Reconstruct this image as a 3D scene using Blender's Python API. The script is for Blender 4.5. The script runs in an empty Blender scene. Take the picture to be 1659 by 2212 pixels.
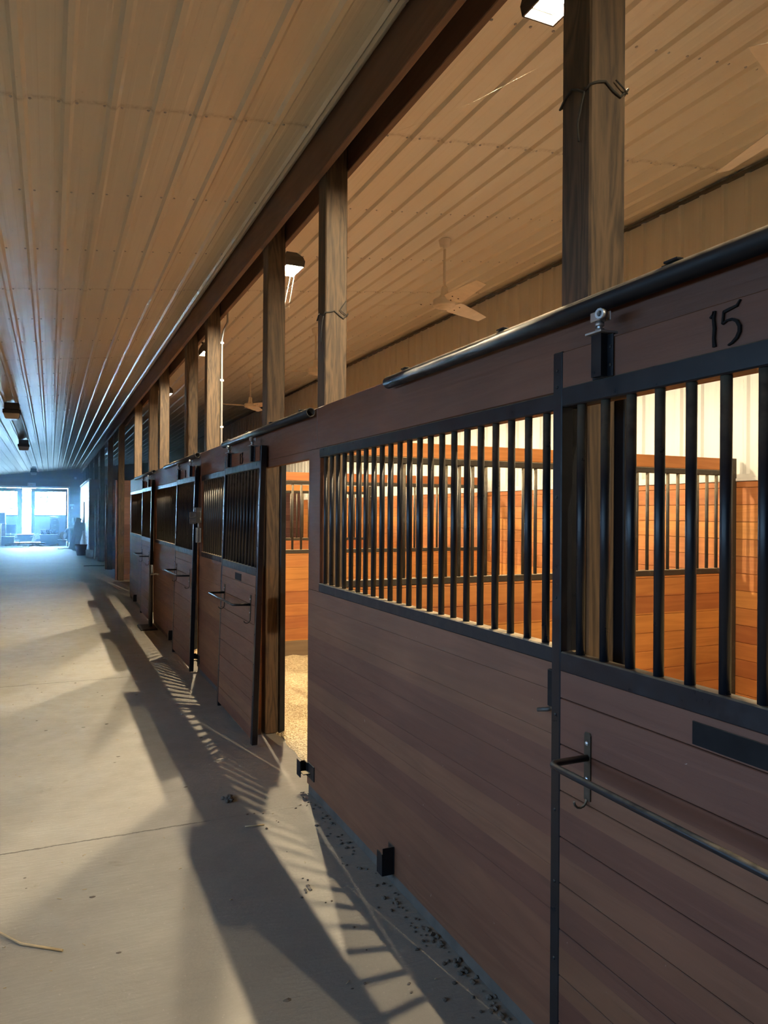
import bpy, bmesh, math, random
from mathutils import Vector, Matrix
random.seed(7)
S = bpy.context.scene
COL = S.collection
R = math.radians

# ------------------------------------------------------------------ camera
cam_d = bpy.data.cameras.new('camera'); cam = bpy.data.objects.new('camera', cam_d); COL.objects.link(cam)
cam_d.sensor_fit = 'AUTO'; cam_d.sensor_width = 36.0
cam_d.lens = 36.0 * 1600.0 / 2212.0
cam_d.clip_start = 0.02; cam_d.clip_end = 300
cr = Vector((0.91200592, -0.41012723, 0.00639142))
cu = Vector((-0.00636711, 0.00142504, 0.99997871))
cb = Vector((-0.41012761, -0.91202720, -0.00131168))
M = Matrix((cr, cu, cb)).transposed().to_4x4(); M.translation = (0, 0, 1.70)
cam.matrix_world = M
S.camera = cam
# ------------------------------------------------------------------ light and exposure
S.view_settings.view_transform = 'Standard'; S.view_settings.look = 'None'
S.view_settings.gamma = 1.0; S.view_settings.use_curve_mapping = False
S.view_settings.exposure = -0.08
LAMP_STRENGTH = 85000.0
LAMP_COLOUR = (1.0, 0.82, 0.54, 1)
SKY_COLOUR = (0.30, 0.60, 1.0, 1); SKY_STRENGTH = 280.0
W = bpy.data.worlds.new('daylight'); S.world = W; W.use_nodes = True
W.node_tree.nodes['Background'].inputs[0].default_value = SKY_COLOUR
W.node_tree.nodes['Background'].inputs[1].default_value = SKY_STRENGTH
def portal(name, loc, rot, sx, sy):
    l = bpy.data.lights.new(name, 'AREA'); l.shape = 'RECTANGLE'; l.size = sx; l.size_y = sy
    l.cycles.is_portal = True
    o = bpy.data.objects.new(name, l); COL.objects.link(o); o.location = loc; o.rotation_euler = rot
    return o
portal('added_left_daylight', (-3.36, 2.0, 1.9), (0, R(-90), 0), 1.6, 10.0)  # portal for the windows added on the unseen left wall
portal('end_door_daylight', (-1.15, 43.9, 1.45), (R(-90), 0, R(180)), 4.3, 2.9)
cy = S.cycles
cy.max_bounces = 8; cy.diffuse_bounces = 5; cy.glossy_bounces = 3; cy.transmission_bounces = 6; cy.transparent_max_bounces = 8
cy.sample_clamp_indirect = 6.0; cy.caustics_reflective = False; cy.caustics_refractive = False
cy.use_denoising = True

# ------------------------------------------------------------------ material helpers
class NT:
    def __init__(s, name):
        s.m = bpy.data.materials.new(name); s.m.use_nodes = True; s.t = s.m.node_tree; s.n = s.t.nodes
        s.b = s.n['Principled BSDF']; s.out = s.n['Material Output']
    def new(s, t, **k):
        n = s.n.new(t)
        for a, v in k.items(): setattr(n, a, v)
        return n
    def link(s, a, b): s.t.links.new(a, b)
    def val(s, sock, v):
        if hasattr(v, 'links') or isinstance(v, bpy.types.NodeSocket): s.link(v, sock)
        else: sock.default_value = v
    def math(s, op, a, b=0.0, c=0.0):
        n = s.new('ShaderNodeMath', operation=op); s.val(n.inputs[0], a); s.val(n.inputs[1], b); s.val(n.inputs[2], c); return n.outputs[0]
    def mix(s, f, a, b):
        n = s.new('ShaderNodeMix', data_type='RGBA'); s.val(n.inputs[0], f); s.val(n.inputs[6], a); s.val(n.inputs[7], b); return n.outputs[2]
    def noise(s, vec, scale, detail=4, rough=.55, dist=0):
        n = s.new('ShaderNodeTexNoise'); s.link(vec, n.inputs['Vector']); n.inputs['Scale'].default_value = scale
        n.inputs['Detail'].default_value = detail; n.inputs['Roughness'].default_value = rough; n.inputs['Distortion'].default_value = dist
        return n.outputs[0]
    def ramp(s, f, a, b, lo=0.0, hi=1.0):
        n = s.new('ShaderNodeMapRange'); s.link(f, n.inputs[0]); n.inputs[1].default_value = a; n.inputs[2].default_value = b
        n.inputs[3].default_value = lo; n.inputs[4].default_value = hi; return n.outputs[0]
    def coords(s, scale=(1, 1, 1), rnd=True):
        tc = s.new('ShaderNodeTexCoord'); v = tc.outputs['Object']
        if rnd:
            oi = s.new('ShaderNodeObjectInfo'); mu = s.math('MULTIPLY', oi.outputs['Random'], 37.0)
            ad = s.new('ShaderNodeVectorMath', operation='ADD'); s.link(v, ad.inputs[0]); s.link(mu, ad.inputs[1]); v2 = ad.outputs[0]
        else: v2 = v
        mp = s.new('ShaderNodeMapping'); s.link(v2, mp.inputs[0]); mp.inputs['Scale'].default_value = scale
        return v, v2, mp.outputs[0]
    def bump(s, h, strength=.3, dist=.01):
        n = s.new('ShaderNodeBump'); s.link(h, n.inputs['Height']); n.inputs['Strength'].default_value = strength; n.inputs['Distance'].default_value = dist
        s.link(n.outputs[0], s.b.inputs['Normal'])
    def geo_up(s):
        g = s.new('ShaderNodeNewGeometry'); x = s.new('ShaderNodeSeparateXYZ'); s.link(g.outputs['Normal'], x.inputs[0]); return x.outputs[2]
    def col(s, v): s.val(s.b.inputs['Base Color'], v)
    def rough(s, v): s.val(s.b.inputs['Roughness'], v)

def c4(c): return (c[0], c[1], c[2], 1)
def wood(name, dark, light, axis='Y', plank=None, rough=.62, knots=True, grain=1.0, dust=0.0, dustcol=(.45, .36, .25), bold=0.0, specks=0.0):
    m = NT(name)
    sc = {'X': (.09, 1, 1), 'Y': (1, .09, 1), 'Z': (1, 1, .09)}[axis]
    raw, rnd, mp = m.coords(sc)
    vec = mp
    pv = None
    if plank:
        x = m.new('ShaderNodeSeparateXYZ'); m.link(raw, x.inputs[0])
        z = x.outputs['XYZ'.index(plank[0])]
        fl = m.math('FLOOR', m.math('DIVIDE', z, plank[1]))
        oi = m.new('ShaderNodeObjectInfo')
        wn = m.new('ShaderNodeTexWhiteNoise', noise_dimensions='1D'); m.link(m.math('ADD', fl, m.math('MULTIPLY', oi.outputs['Random'], 61.0)), wn.inputs['W'])
        pv = wn.outputs['Value']
        ad = m.new('ShaderNodeVectorMath', operation='ADD'); m.link(mp, ad.inputs[0])
        m.link(m.math('MULTIPLY', pv, 23.0), ad.inputs[1]); vec = ad.outputs[0]
    n1 = m.noise(vec, 5.0 * grain, 3, .5, .6)
    rings = m.math('PINGPONG', m.math('MULTIPLY', n1, 16.0), 1.0)
    fine = m.noise(vec, 90 * grain, 3, .6)
    f = m.math('MULTIPLY_ADD', rings, .34, m.math('MULTIPLY_ADD', fine, .5, .1))
    c = m.mix(m.ramp(f, .05 + .18 * bold, .95 - .22 * bold), c4(dark), c4(light))
    if pv is not None:
        hs = m.new('ShaderNodeHueSaturation'); m.link(c, hs.inputs['Color']); m.link(m.ramp(pv, 0, 1, .78, 1.2), hs.inputs['Value'])
        m.link(m.ramp(pv, 0, 1, .492, .508), hs.inputs['Hue']); c = hs.outputs[0]
    big = m.noise(rnd, 1.3, 3, .6)
    hs = m.new('ShaderNodeHueSaturation'); m.link(c, hs.inputs['Color']); m.link(m.ramp(big, .25, .75, .78, 1.2), hs.inputs['Value']); c = hs.outputs[0]
    if knots:
        kv = m.new('ShaderNodeMapping'); m.link(vec, kv.inputs[0]); kv.inputs['Scale'].default_value = {'X': (4, 1, 1), 'Y': (1, 4, 1), 'Z': (1, 1, 4)}[axis]
        vo = m.new('ShaderNodeTexVoronoi'); m.link(kv.outputs[0], vo.inputs['Vector']); vo.inputs['Scale'].default_value = 2.6
        k = m.ramp(vo.outputs['Distance'], .03, .075, .75, 0)
        c = m.mix(k, c, c4([v * .45 for v in dark]))
    if specks: c = m.mix(m.ramp(m.noise(rnd, 48, 2, .5, .8), .775, .80, 0, specks), c, (.34, .29, .25, 1))
    if dust:
        up = m.ramp(m.geo_up(), .5, .9); c = m.mix(m.math('MULTIPLY', up, dust), c, c4(dustcol))
    m.col(c); m.rough(m.ramp(fine, 0, 1, rough - .12, rough + .12)); m.bump(f, .25, .004)
    return m.m
def metal(name, base, rough=.4, dust=.0, scuff=.15, metallic=0.0, dustcol=(.42, .33, .22)):
    m = NT(name); raw, rnd, mp = m.coords((1, 1, 1))
    n = m.noise(rnd, 14, 5, .65); c = m.mix(m.ramp(n, .55, .8, 0, scuff), c4(base), c4([min(1, v * 3 + .05) for v in base]))
    if dust:
        up = m.math('MULTIPLY', m.ramp(m.geo_up(), .35, .85), m.ramp(m.noise(rnd, 25, 4), .3, .55, .35, 1))
        up = m.math('MULTIPLY', up, dust); c = m.mix(up, c, c4(dustcol))
    rg = m.ramp(n, .3, .8, rough - .08, rough + .15)
    if dust: rg = m.math('MAXIMUM', rg, m.math('MULTIPLY', up, 1.0))
    m.col(c); m.rough(rg); m.b.inputs['Metallic'].default_value = metallic
    if metallic == 0: m.b.inputs['Specular IOR Level'].default_value = .3
    return m.m
def plain(name, base, rough=.6, metallic=0.0, var=.25):
    m = NT(name); raw, rnd, mp = m.coords((1, 1, 1)); n = m.noise(rnd, 9, 4)
    m.col(m.mix(m.ramp(n, .3, .7), c4([v * (1 - var) for v in base]), c4([min(1, v * (1 + var)) for v in base])))
    m.rough(rough); m.b.inputs['Metallic'].default_value = metallic
    return m.m
def emit(name, colour, strength):
    m = NT(name); m.b.inputs['Base Color'].default_value = (.8, .8, .8, 1)
    m.b.inputs['Emission Color'].default_value = colour; m.b.inputs['Emission Strength'].default_value = strength
    return m.m

PLK = 0.1372
MAT = {}
MAT['front'] = wood('brown_stained_boards', (.098, .034, .016), (.148, .060, .031), 'Y', ('Z', PLK), .6, specks=.6)
MAT['front_plain'] = wood('brown_stained_board', (.092, .032, .015), (.138, .056, .029), 'Y', None, .55)
MAT['orange_x'] = wood('cedar_boards_across', (.31, .100, .022), (.485, .190, .050), 'X', ('Z', PLK), .6)
MAT['orange_y'] = wood('cedar_boards_along', (.31, .100, .022), (.485, .190, .050), 'Y', ('Z', PLK), .6)
MAT['post'] = wood('weathered_timber', (.020, .012, .007), (.105, .066, .036), 'Z', None, .7, True, 2.2, bold=1.0)
MAT['beam'] = wood('beam_timber', (.085, .045, .028), (.16, .088, .056), 'Y', None, .7)
MAT['brown_x'] = wood('brown_boards_across', (.13, .058, .048), (.20, .098, .078), 'X', ('Z', PLK), .6)
MAT['brown_y'] = wood('brown_boards_along', (.13, .058, .048), (.20, .098, .078), 'Y', ('Z', PLK), .6)
MAT['pale_y'] = wood('window_lit_pale_boards', (.15, .14, .13), (.30, .28, .26), 'Y', ('Z', PLK), .5)  # strong window light on the wood put into the pale colour
MAT['black'] = metal('black_painted_steel', (.006, .007, .010), .52, .9, .06)
MAT['black_clean'] = metal('black_steel', (.006, .0075, .011), .34, .35, .10)
MAT['rusty'] = metal('worn_black_steel', (.035, .028, .020), .45, .8, .45)
MAT['zinc'] = metal('zinc_plated_steel', (.45, .46, .47), .35, .2, .1, .8)
MAT['plate'] = metal('matt_black_plate', (.003, .003, .004), .85, .2, .02)
MAT['white_metal'] = plain('white_painted_metal', (.66, .63, .57), .4, 0, .06)
MAT['fan'] = plain('dusty_white_enamel', (.82, .76, .66), .45, 0, .08)
MAT['bronze'] = plain('dark_bronze_housing', (.05, .045, .04), .45)
MAT['grey_box'] = plain('grey_enamel', (.10, .115, .13), .6, 0, .08)
MAT['conduit'] = plain('galvanised_conduit', (.48, .49, .50), .35, .6, .1)
MAT['cord'] = plain('dark_cord', (.03, .028, .025), .9)
MAT['web'] = plain('cobweb', (.85, .78, .62), .9)
MAT['dusty_rail'] = plain('dusty_bottom_rail', (.085, .072, .06), .9)
MAT['kick'] = wood('dull_kick_board', (.12, .078, .042), (.19, .13, .075), 'X', None, .8)
MAT['lens'] = emit('lit_lamp_reflector', LAMP_COLOUR, 90.0)
MAT['bulb'] = emit('lit_lamp_tube', LAMP_COLOUR, LAMP_STRENGTH)
MAT['bulb_weak'] = emit('weaker_lit_lamp_tube', LAMP_COLOUR, LAMP_STRENGTH * .6)
MAT['lens_weak'] = emit('weaker_lamp_reflector', LAMP_COLOUR, 60.0)
MAT['unlit_lens'] = plain('frosted_prismatic_lens', (.60, .57, .50), .3, 0, .1)
MAT['straw'] = plain('dry_straw', (.34, .26, .15), .8)
MAT['dirt'] = plain('dark_dirt', (.095, .08, .065), .95)
MAT['rubber'] = plain('black_rubber', (.02, .02, .022), .8)
MAT['red'] = plain('dark_red_plastic', (.13, .018, .018), .45, 0, .1)
MAT['blue'] = plain('navy_canvas', (.03, .06, .16), .8)
MAT['dark_box'] = plain('charcoal_plastic', (.025, .027, .032), .5)
MAT['white'] = plain('white_paint', (.72, .72, .70), .45, 0, .08)
MAT['cream'] = plain('cream_cloth', (.60, .48, .36), .9)
MAT['door_panel'] = plain('pale_door_panel', (.40, .43, .46), .55, 0, .06)
MAT['door_frame'] = plain('dark_door_frame', (.05, .055, .065), .5)
MAT['exit_red'] = plain('red_sign', (.55, .05, .04), .4, 0, .05)

def mat_concrete():
    m = NT('dusty_concrete'); raw, rnd, mp = m.coords((1, 1, 1), False)
    n1 = m.noise(raw, .9, 6, .6); n2 = m.noise(raw, 7, 6, .65); n3 = m.noise(raw, 60, 4, .6)
    br = m.noise(mp, 1.0, 2)
    c = m.mix(m.ramp(n1, .3, .7), (.165, .150, .128, 1), (.220, .202, .174, 1))
    c = m.mix(m.ramp(n2, .52, .78, 0, .45), c, (.19, .168, .14, 1))
    c = m.mix(m.ramp(n3, .62, .75, 0, .35), c, (.38, .35, .31, 1))
    # dark stains
    st = m.math('MULTIPLY', m.ramp(m.noise(raw, 3.1, 4, .6, 1.2), .66, .72), .55)
    c = m.mix(st, c, (.14, .115, .09, 1))
    # sawn joints across the aisle, slightly wandering
    x = m.new('ShaderNodeSeparateXYZ'); m.link(raw, x.inputs[0])
    wob = m.math('MULTIPLY', m.math('SUBTRACT', m.noise(raw, 9, 5, .7), .5), .045)
    y = m.math('ADD', m.math('ADD', x.outputs[1], wob), -4.11 + 39.0)
    d = m.math('PINGPONG', y, 1.95)
    cr = m.math('MULTIPLY', m.ramp(d, .003, .0085, 1, 0), m.ramp(x.outputs[0], .72, .85, .95, .1))
    c = m.mix(cr, c, (.05, .04, .03, 1))
    m.col(c); m.rough(m.ramp(n2, .3, .7, .52, .70))
    # brushed ripple across the slab beside the wall
    mp2 = m.new('ShaderNodeMapping'); m.link(raw, mp2.inputs[0]); mp2.inputs['Scale'].default_value = (.25, 1, 1); mp2.inputs['Rotation'].default_value = (0, 0, .25)
    rip = m.noise(mp2.outputs[0], 45, 3, .55)
    h = m.math('SUBTRACT', m.math('ADD', m.math('MULTIPLY', n3, .35), rip), m.math('MULTIPLY', cr, 2.0))
    m.bump(h, .45, .008)
    return m.m
def mat_shavings():
    m = NT('wood_shavings'); raw, rnd, mp = m.coords((1, 1, 1), False)
    v = m.new('ShaderNodeTexVoronoi'); m.link(raw, v.inputs['Vector']); v.inputs['Scale'].default_value = 75
    x = m.new('ShaderNodeSeparateColor'); m.link(v.outputs['Color'], x.inputs[0])
    n = m.noise(raw, 5, 5, .6)
    c = m.mix(x.outputs[0], (.58, .41, .20, 1), (.90, .74, .46, 1))
    c = m.mix(m.ramp(n, .55, .75, 0, .5), c, (.40, .25, .11, 1))
    m.col(c); m.rough(.85); m.bump(m.math('ADD', v.outputs['Distance'], n), .9, .03)
    return m.m
def mat_ceiling(name, lo, hi):
    m = NT(name); raw, rnd, mp = m.coords((1, .06, 1), False)
    n1 = m.noise(mp, 7, 5, .6); n2 = m.noise(raw, 1.2, 5, .6); n3 = m.noise(raw, 40, 3)
    c = m.mix(m.ramp(n1, .0, 1.0), c4(lo), c4(hi))
    x = m.new('ShaderNodeSeparateXYZ'); m.link(raw, x.inputs[0])
    d = m.math('PINGPONG', m.math('ADD', x.outputs[1], -4.28 + 36.6), 1.83)
    seam = m.math('MULTIPLY', m.ramp(d, .0, .03, 1, 0), m.ramp(n3, .4, .6, .2, .75))
    c = m.mix(m.math('MULTIPLY', seam, .6), c, (.20, .14, .08, 1))
    c = m.mix(m.ramp(n3, .70, .78, 0, .4), c, (.25, .18, .11, 1))
    m.col(c); m.rough(m.ramp(n2, .3, .7, .30, .40)); m.b.inputs['Coat Weight'].default_value = .5; m.b.inputs['Coat Roughness'].default_value = .30; m.b.inputs['Specular IOR Level'].default_value = .65
    return m.m
def mat_wallmetal():
    m = NT('off_white_wall_sheet'); raw, rnd, mp = m.coords((1, 1, .06), False)
    n1 = m.noise(mp, 8, 5, .6); c = m.mix(m.ramp(n1, .35, .7), (.66, .64, .59, 1), (.60, .58, .53, 1))
    m.col(c); m.rough(.62); return m.m
def mat_glass(name='window_glass', tint=(.93, .96, .97, 1)):
    m = NT(name); m.n.remove(m.b)
    t = m.new('ShaderNodeBsdfTransparent'); g = m.new('ShaderNodeBsdfGlossy'); g.inputs['Roughness'].default_value = .03
    t.inputs[0].default_value = tint
    fr = m.new('ShaderNodeFresnel'); mx = m.new('ShaderNodeMixShader'); m.link(fr.outputs[0], mx.inputs[0]); m.link(t.outputs[0], mx.inputs[1]); m.link(g.outputs[0], mx.inputs[2])
    m.link(mx.outputs[0], m.out.inputs[0]); return m.m
MAT['concrete'] = mat_concrete(); MAT['shavings'] = mat_shavings()
MAT['ceiling'] = mat_ceiling('cream_ceiling_sheet', (.72, .685, .595), (.80, .765, .675))
MAT['wallmetal'] = mat_wallmetal(); MAT['glass'] = mat_glass(); MAT['dim_fill_glass'] = mat_glass('fill_dimming_glass', (.20, .186, .178, 1))  # second glass tint sets how much of the added side light enters
MAT['cut_ground'] = plain('light_cutting_ground', (.05, .06, .03), .9); MAT['gravel'] = plain('pale_gravel', (.55, .52, .46), .9); MAT['leaf'] = plain('green_leaf', (.10, .20, .06), .7, 0, .5)  # first colour kept dark to limit light bounced up from outside

# ------------------------------------------------------------------ mesh helpers
class MB:
    def __init__(s): s.bm = bmesh.new()
    def box(s, x0, x1, y0, y1, z0, z1, bev=0.0, mat4=None, seg=1):
        b = bmesh.new(); bmesh.ops.create_cube(b, size=1.0)
        for v in b.verts: v.co = Vector((x0 + (v.co.x + .5) * (x1 - x0), y0 + (v.co.y + .5) * (y1 - y0), z0 + (v.co.z + .5) * (z1 - z0)))
        if bev: bmesh.ops.bevel(b, geom=b.edges[:], offset=bev, segments=seg, affect='EDGES', profile=.5)
        s.add(b, mat4); return s
    def add(s, b, mat4=None):
        if mat4: bmesh.ops.transform(b, matrix=mat4, verts=b.verts)
        me = bpy.data.meshes.new('t'); b.to_mesh(me); b.free(); s.bm.from_mesh(me); bpy.data.meshes.remove(me)
    def tube(s, pts, r, seg=12, cap=True, closed=False, smooth=True):
        pts = [Vector(p) for p in pts]; n = len(pts); rings = []
        rr = r if isinstance(r, (list, tuple)) else [r] * n
        up = None
        for i in range(n):
            a = pts[(i - 1) % n] if (i or closed) else pts[i]; c = pts[(i + 1) % n] if (i < n - 1 or closed) else pts[i]
            t = (c - a).normalized()
            if up is None: up = Vector((0, 0, 1)) if abs(t.z) < .9 else Vector((1, 0, 0))
            x = up.cross(t).normalized(); up = t.cross(x).normalized()
            rings.append([s.bm.verts.new(pts[i] + (x * math.cos(2 * math.pi * k / seg) + up * math.sin(2 * math.pi * k / seg)) * rr[i]) for k in range(seg)])
        m = n if closed else n - 1
        for i in range(m):
            A, B = rings[i], rings[(i + 1) % n]
            for k in range(seg):
                f = s.bm.faces.new((A[k], A[(k + 1) % seg], B[(k + 1) % seg], B[k])); f.smooth = smooth
        if cap and not closed:
            s.bm.faces.new(rings[0][::-1]); s.bm.faces.new(rings[-1])
        return s
    def pipe(s, p0, p1, ro, ri, seg=20):
        p0, p1 = Vector(p0), Vector(p1); t = (p1 - p0).normalized(); up = Vector((0, 0, 1)) if abs(t.z) < .9 else Vector((1, 0, 0))
        x = up.cross(t).normalized(); up = t.cross(x)
        def ring(p, r): return [s.bm.verts.new(p + (x * math.cos(2 * math.pi * k / seg) + up * math.sin(2 * math.pi * k / seg)) * r) for k in range(seg)]
        a, b, c, d = ring(p0, ro), ring(p1, ro), ring(p1, ri), ring(p0, ri)
        for A, B, sm in ((a, b, True), (b, c, False), (c, d, True), (d, a, False)):
            for k in range(seg):
                f = s.bm.faces.new((A[k], A[(k + 1) % seg], B[(k + 1) % seg], B[k])); f.smooth = sm
        return s
    def lathe(s, prof, c=(0, 0, 0), seg=28, cap=True):
        c = Vector(c); rings = []
        for r, z in prof: rings.append([s.bm.verts.new(c + Vector((r * math.cos(2 * math.pi * k / seg), r * math.sin(2 * math.pi * k / seg), z))) for k in range(seg)])
        for A, B in zip(rings, rings[1:]):
            for k in range(seg):
                f = s.bm.faces.new((A[k], A[(k + 1) % seg], B[(k + 1) % seg], B[k])); f.smooth = True
        if cap: s.bm.faces.new(rings[0][::-1]); s.bm.faces.new(rings[-1])
        return s
    def prism(s, poly, axis, a, b):
        def P(u, v, w): return Vector({'X': (w, u, v), 'Y': (u, w, v), 'Z': (u, v, w)}[axis])
        A = [s.bm.verts.new(P(u, v, a)) for u, v in poly]; B = [s.bm.verts.new(P(u, v, b)) for u, v in poly]; n = len(poly)
        s.bm.faces.new(A); s.bm.faces.new(B[::-1])
        for k in range(n): s.bm.faces.new((A[k], B[k], B[(k + 1) % n], A[(k + 1) % n]))
        return s
    def blob(s, c, r, sub=1, sq=(1, 1, 1), jit=.25):
        b = bmesh.new(); bmesh.ops.create_icosphere(b, subdivisions=sub, radius=1.0)
        for v in b.verts: v.co = Vector((v.co.x * r * sq[0], v.co.y * r * sq[1], v.co.z * r * sq[2])) * (1 + random.uniform(-jit, jit)) + Vector(c)
        s.add(b); return s
    def build(s, name, mat, parent=None, normals=True):
        if normals: bmesh.ops.recalc_face_normals(s.bm, faces=s.bm.faces[:])
        me = bpy.data.meshes.new(name); s.bm.to_mesh(me); s.bm.free()
        me.materials.append(MAT[mat] if isinstance(mat, str) else mat)
        o = bpy.data.objects.new(name, me); COL.objects.link(o)
        if parent: o.parent = parent
        return o
def tag(o, label=None, cat=None, group=None, kind=None):
    if label: o['label'] = label
    if cat: o['category'] = cat
    if group: o['group'] = group
    if kind: o['kind'] = kind
    return o
def thing(name, label, cat, loc=(0, 0, 0), group=None, rot=(0, 0, 0)):
    o = bpy.data.objects.new(name, None); COL.objects.link(o); o.location = loc; o.rotation_euler = rot; o.empty_display_size = .1
    return tag(o, label, cat, group)
def copy_tree(o, parent=None):
    c = o.copy(); COL.objects.link(c)
    if parent: c.parent = parent
    for ch in list(o.children): copy_tree(ch, c)
    return c
def struct(o): o['kind'] = 'structure'; return o
def place(mb_obj, loc): mb_obj.location = loc; return mb_obj

def ceil_z(x): return 4.05 + .12 * (x - 1.46)
XL, XR, YN, YF = -3.40, 5.07, -9.0, 44.0
P = 3.72
A0, B0 = 1.815, 4.22          # near faces of the two posts of the first bay

# ------------------------------------------------------------------ the shell
struct(MB().box(XL - .2, 1.60, YN - 2, YF + .1, -.15, 0).build('floor', 'concrete'))
# shavings bedding of the stalls
def bedding():
    bm = bmesh.new(); nx, ny = 70, 330
    from mathutils import noise as N
    x0, x1, y0, y1 = 1.585, 5.018, .2, 15.4; V = []
    for j in range(ny + 1):
        row = []
        for i in range(nx + 1):
            u = i / nx; x = x0 + (x1 - x0) * u ** 1.25; y = y0 + (y1 - y0) * j / ny
            if i == 0: x += .035 * N.noise(Vector((y * 4, 0, 0)))
            e = min(1, u * 6)
            z = .001 + e * (.075 + .03 * N.noise(Vector((x * 1.6, y * 1.6, 0))) + .014 * N.noise(Vector((x * 9, y * 9, 3)))) + .05 * u
            row.append(bm.verts.new((x, y, z)))
        V.append(row)
    for j in range(ny):
        for i in range(nx):
            f = bm.faces.new((V[j][i], V[j][i + 1], V[j + 1][i + 1], V[j + 1][i])); f.smooth = True
    m = MB(); m.bm.free(); m.bm = bm
    return m.build('shavings_bedding', 'shavings', None, False)
tag(bedding(), 'golden wood shavings spread over the stall floors behind the doors', 'bedding', kind='stuff')
struct(MB().box(1.60, XR + .2, YN - 2, YF + .1, -.15, 0).build('floor_stalls', 'concrete'))

def ribbed(axis_pts, rib0, pitch, a, b, rib_h, minor_h):
    """profile of one ribbed sheet along one axis: list of (u, h)"""
    out = []; k = math.floor((a - rib0) / pitch); u = rib0 + k * pitch
    while u < b + pitch:
        for du, h in ((-.033, 0), (-.014, rib_h), (.014, rib_h), (.033, 0), (.062, 0), (.068, minor_h), (.082, minor_h), (.088, 0), (.140, 0), (.146, minor_h), (.160, minor_h), (.166, 0)):
            if a <= u + du <= b: out.append((u + du, h))
        u += pitch
    return [(a, 0)] + out + [(b, 0)]
def ceiling():
    m = MB(); prof = ribbed(None, -.16, .2286, XL - .1, XR + .06, .019, .0007)
    ys = [YN - .2] + [4.28 + 3.66 * k for k in range(-3, 11)] + [YF + .2]
    for i in range(len(ys) - 1):
        A, B = [], []
        for x, h in prof:
            z = ceil_z(x) - h
            A.append(m.bm.verts.new((x, ys[i] - (.02 if i else 0), z - (.0006 if i else 0)))); B.append(m.bm.verts.new((x, ys[i + 1], z)))
        for k in range(len(prof) - 1): m.bm.faces.new((A[k], A[k + 1], B[k + 1], B[k]))
    o = struct(m.build('ceiling', 'ceiling', None, False))
    sc = MB()
    for r in range(-3, 12):
        y = 4.30 + 1.22 * r; k = 0; x = -.16 - 10 * .2286
        while x < XR - .05:
            for d in (-.045, .045):
                xx = x + d; zz = ceil_z(xx)
                sc.lathe([(.0085, 0), (.0085, -.003), (.004, -.007)], (xx, y, zz), 6)
            x += .2286
    sc.build('screws', 'zinc', o)
    return o
ceiling()
struct(MB().box(XL - .2, XR + .2, YN - .3, YF + .3, 5.2, 5.3).build('roof_slab', 'bronze'))
def wall_right():
    m = MB(); prof = ribbed(None, .1, .2286, YN, YF, .018, .0008); A, B = [], []
    for y, h in prof:
        A.append(m.bm.verts.new((XR - h, y, 1.9))); B.append(m.bm.verts.new((XR - h, y, 4.55)))
    for k in range(len(prof) - 1): m.bm.faces.new((A[k], A[k + 1], B[k + 1], B[k]))
    o = struct(m.build('wall_right', 'wallmetal', None, False))
    kb = MB(); z = 0.0
    while z < 1.96:
        z1 = min(z + PLK, 1.972); kb.box(5.022, 5.06, -.5, YF, z + .0012, z1 - .0012, .003); z += PLK
    kb.build('kickboards', 'orange_y', o)
    MB().box(5.01, XR, -.5, YF, 1.972, 1.995, .002).box(5.045, XR, -.5, YF, 1.995, 2.03).build('cap_trim', 'white_metal', o)
    MB().box(5.06, XR + .03, YN, YF, -.1, 2.0).build('wall_backing', 'bronze', o)
    MB().box(XR - .045, XR + .01, YN, YF, ceil_z(XR) - .05, ceil_z(XR) - .03).build('eave_trim', 'bronze', o)
wall_right()
# unseen left wall of the aisle, openings added for cool side light
m = MB()
m.box(XL - .12, XL, YN, YF, 0, 1.1).box(XL - .12, XL, YN, YF, 2.7, ceil_z(XL) + .05).box(XL - .12, XL, YN, -3, 1.1, 2.7).box(XL - .12, XL, 7, YF, 1.1, 2.7)
for k in range(1, 5): m.box(XL - .12, XL, -3.08 + 2 * k, -2.92 + 2 * k, 1.1, 2.7)
struct(m.build('wall_left', 'brown_y'))
struct(MB().box(XL - .08, XL - .07, -3, 7, 1.1, 2.7).build('added_fill_window', 'dim_fill_glass'))  # unseen windows added to bring cool light onto the stall fronts
# rear wall behind the camera
m = MB(); m.box(XL - .1, XR + .1, YN - .12, YN, 0, 5)
struct(m.build('wall_rear', 'brown_x'))
# end wall with the wide doorway
DX0, DX1, DZ = -3.20, .845, 2.93
m = MB(); m.box(XL - .1, DX0, YF, YF + .15, 0, 3.6).box(DX1, XR + .1, YF, YF + .15, 0, 4.6).box(XL - .1, DX1, YF, YF + .15, DZ, 4.4)
struct(m.build('wall_end', 'brown_x'))
m = MB(); m.box(DX1, DX1 + .09, YF - .03, YF, 0, DZ + .09, .004).box(DX0, DX1 + .09, YF - .03, YF, DZ, DZ + .09, .004).box(DX0 - .09, DX0, YF - .03, YF, 0, DZ + .09, .004)
struct(m.build('trim_1', 'white'))
struct(MB().box(-30, 30, YF + .1, 90, -.25, -.02).build('ground', 'gravel'))
struct(MB().box(-40, XL - .25, -30, YF + .05, -.25, -.02).build('added_ground_left', 'cut_ground'))  # unseen dark ground added to cut upward light through the left openings

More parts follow.
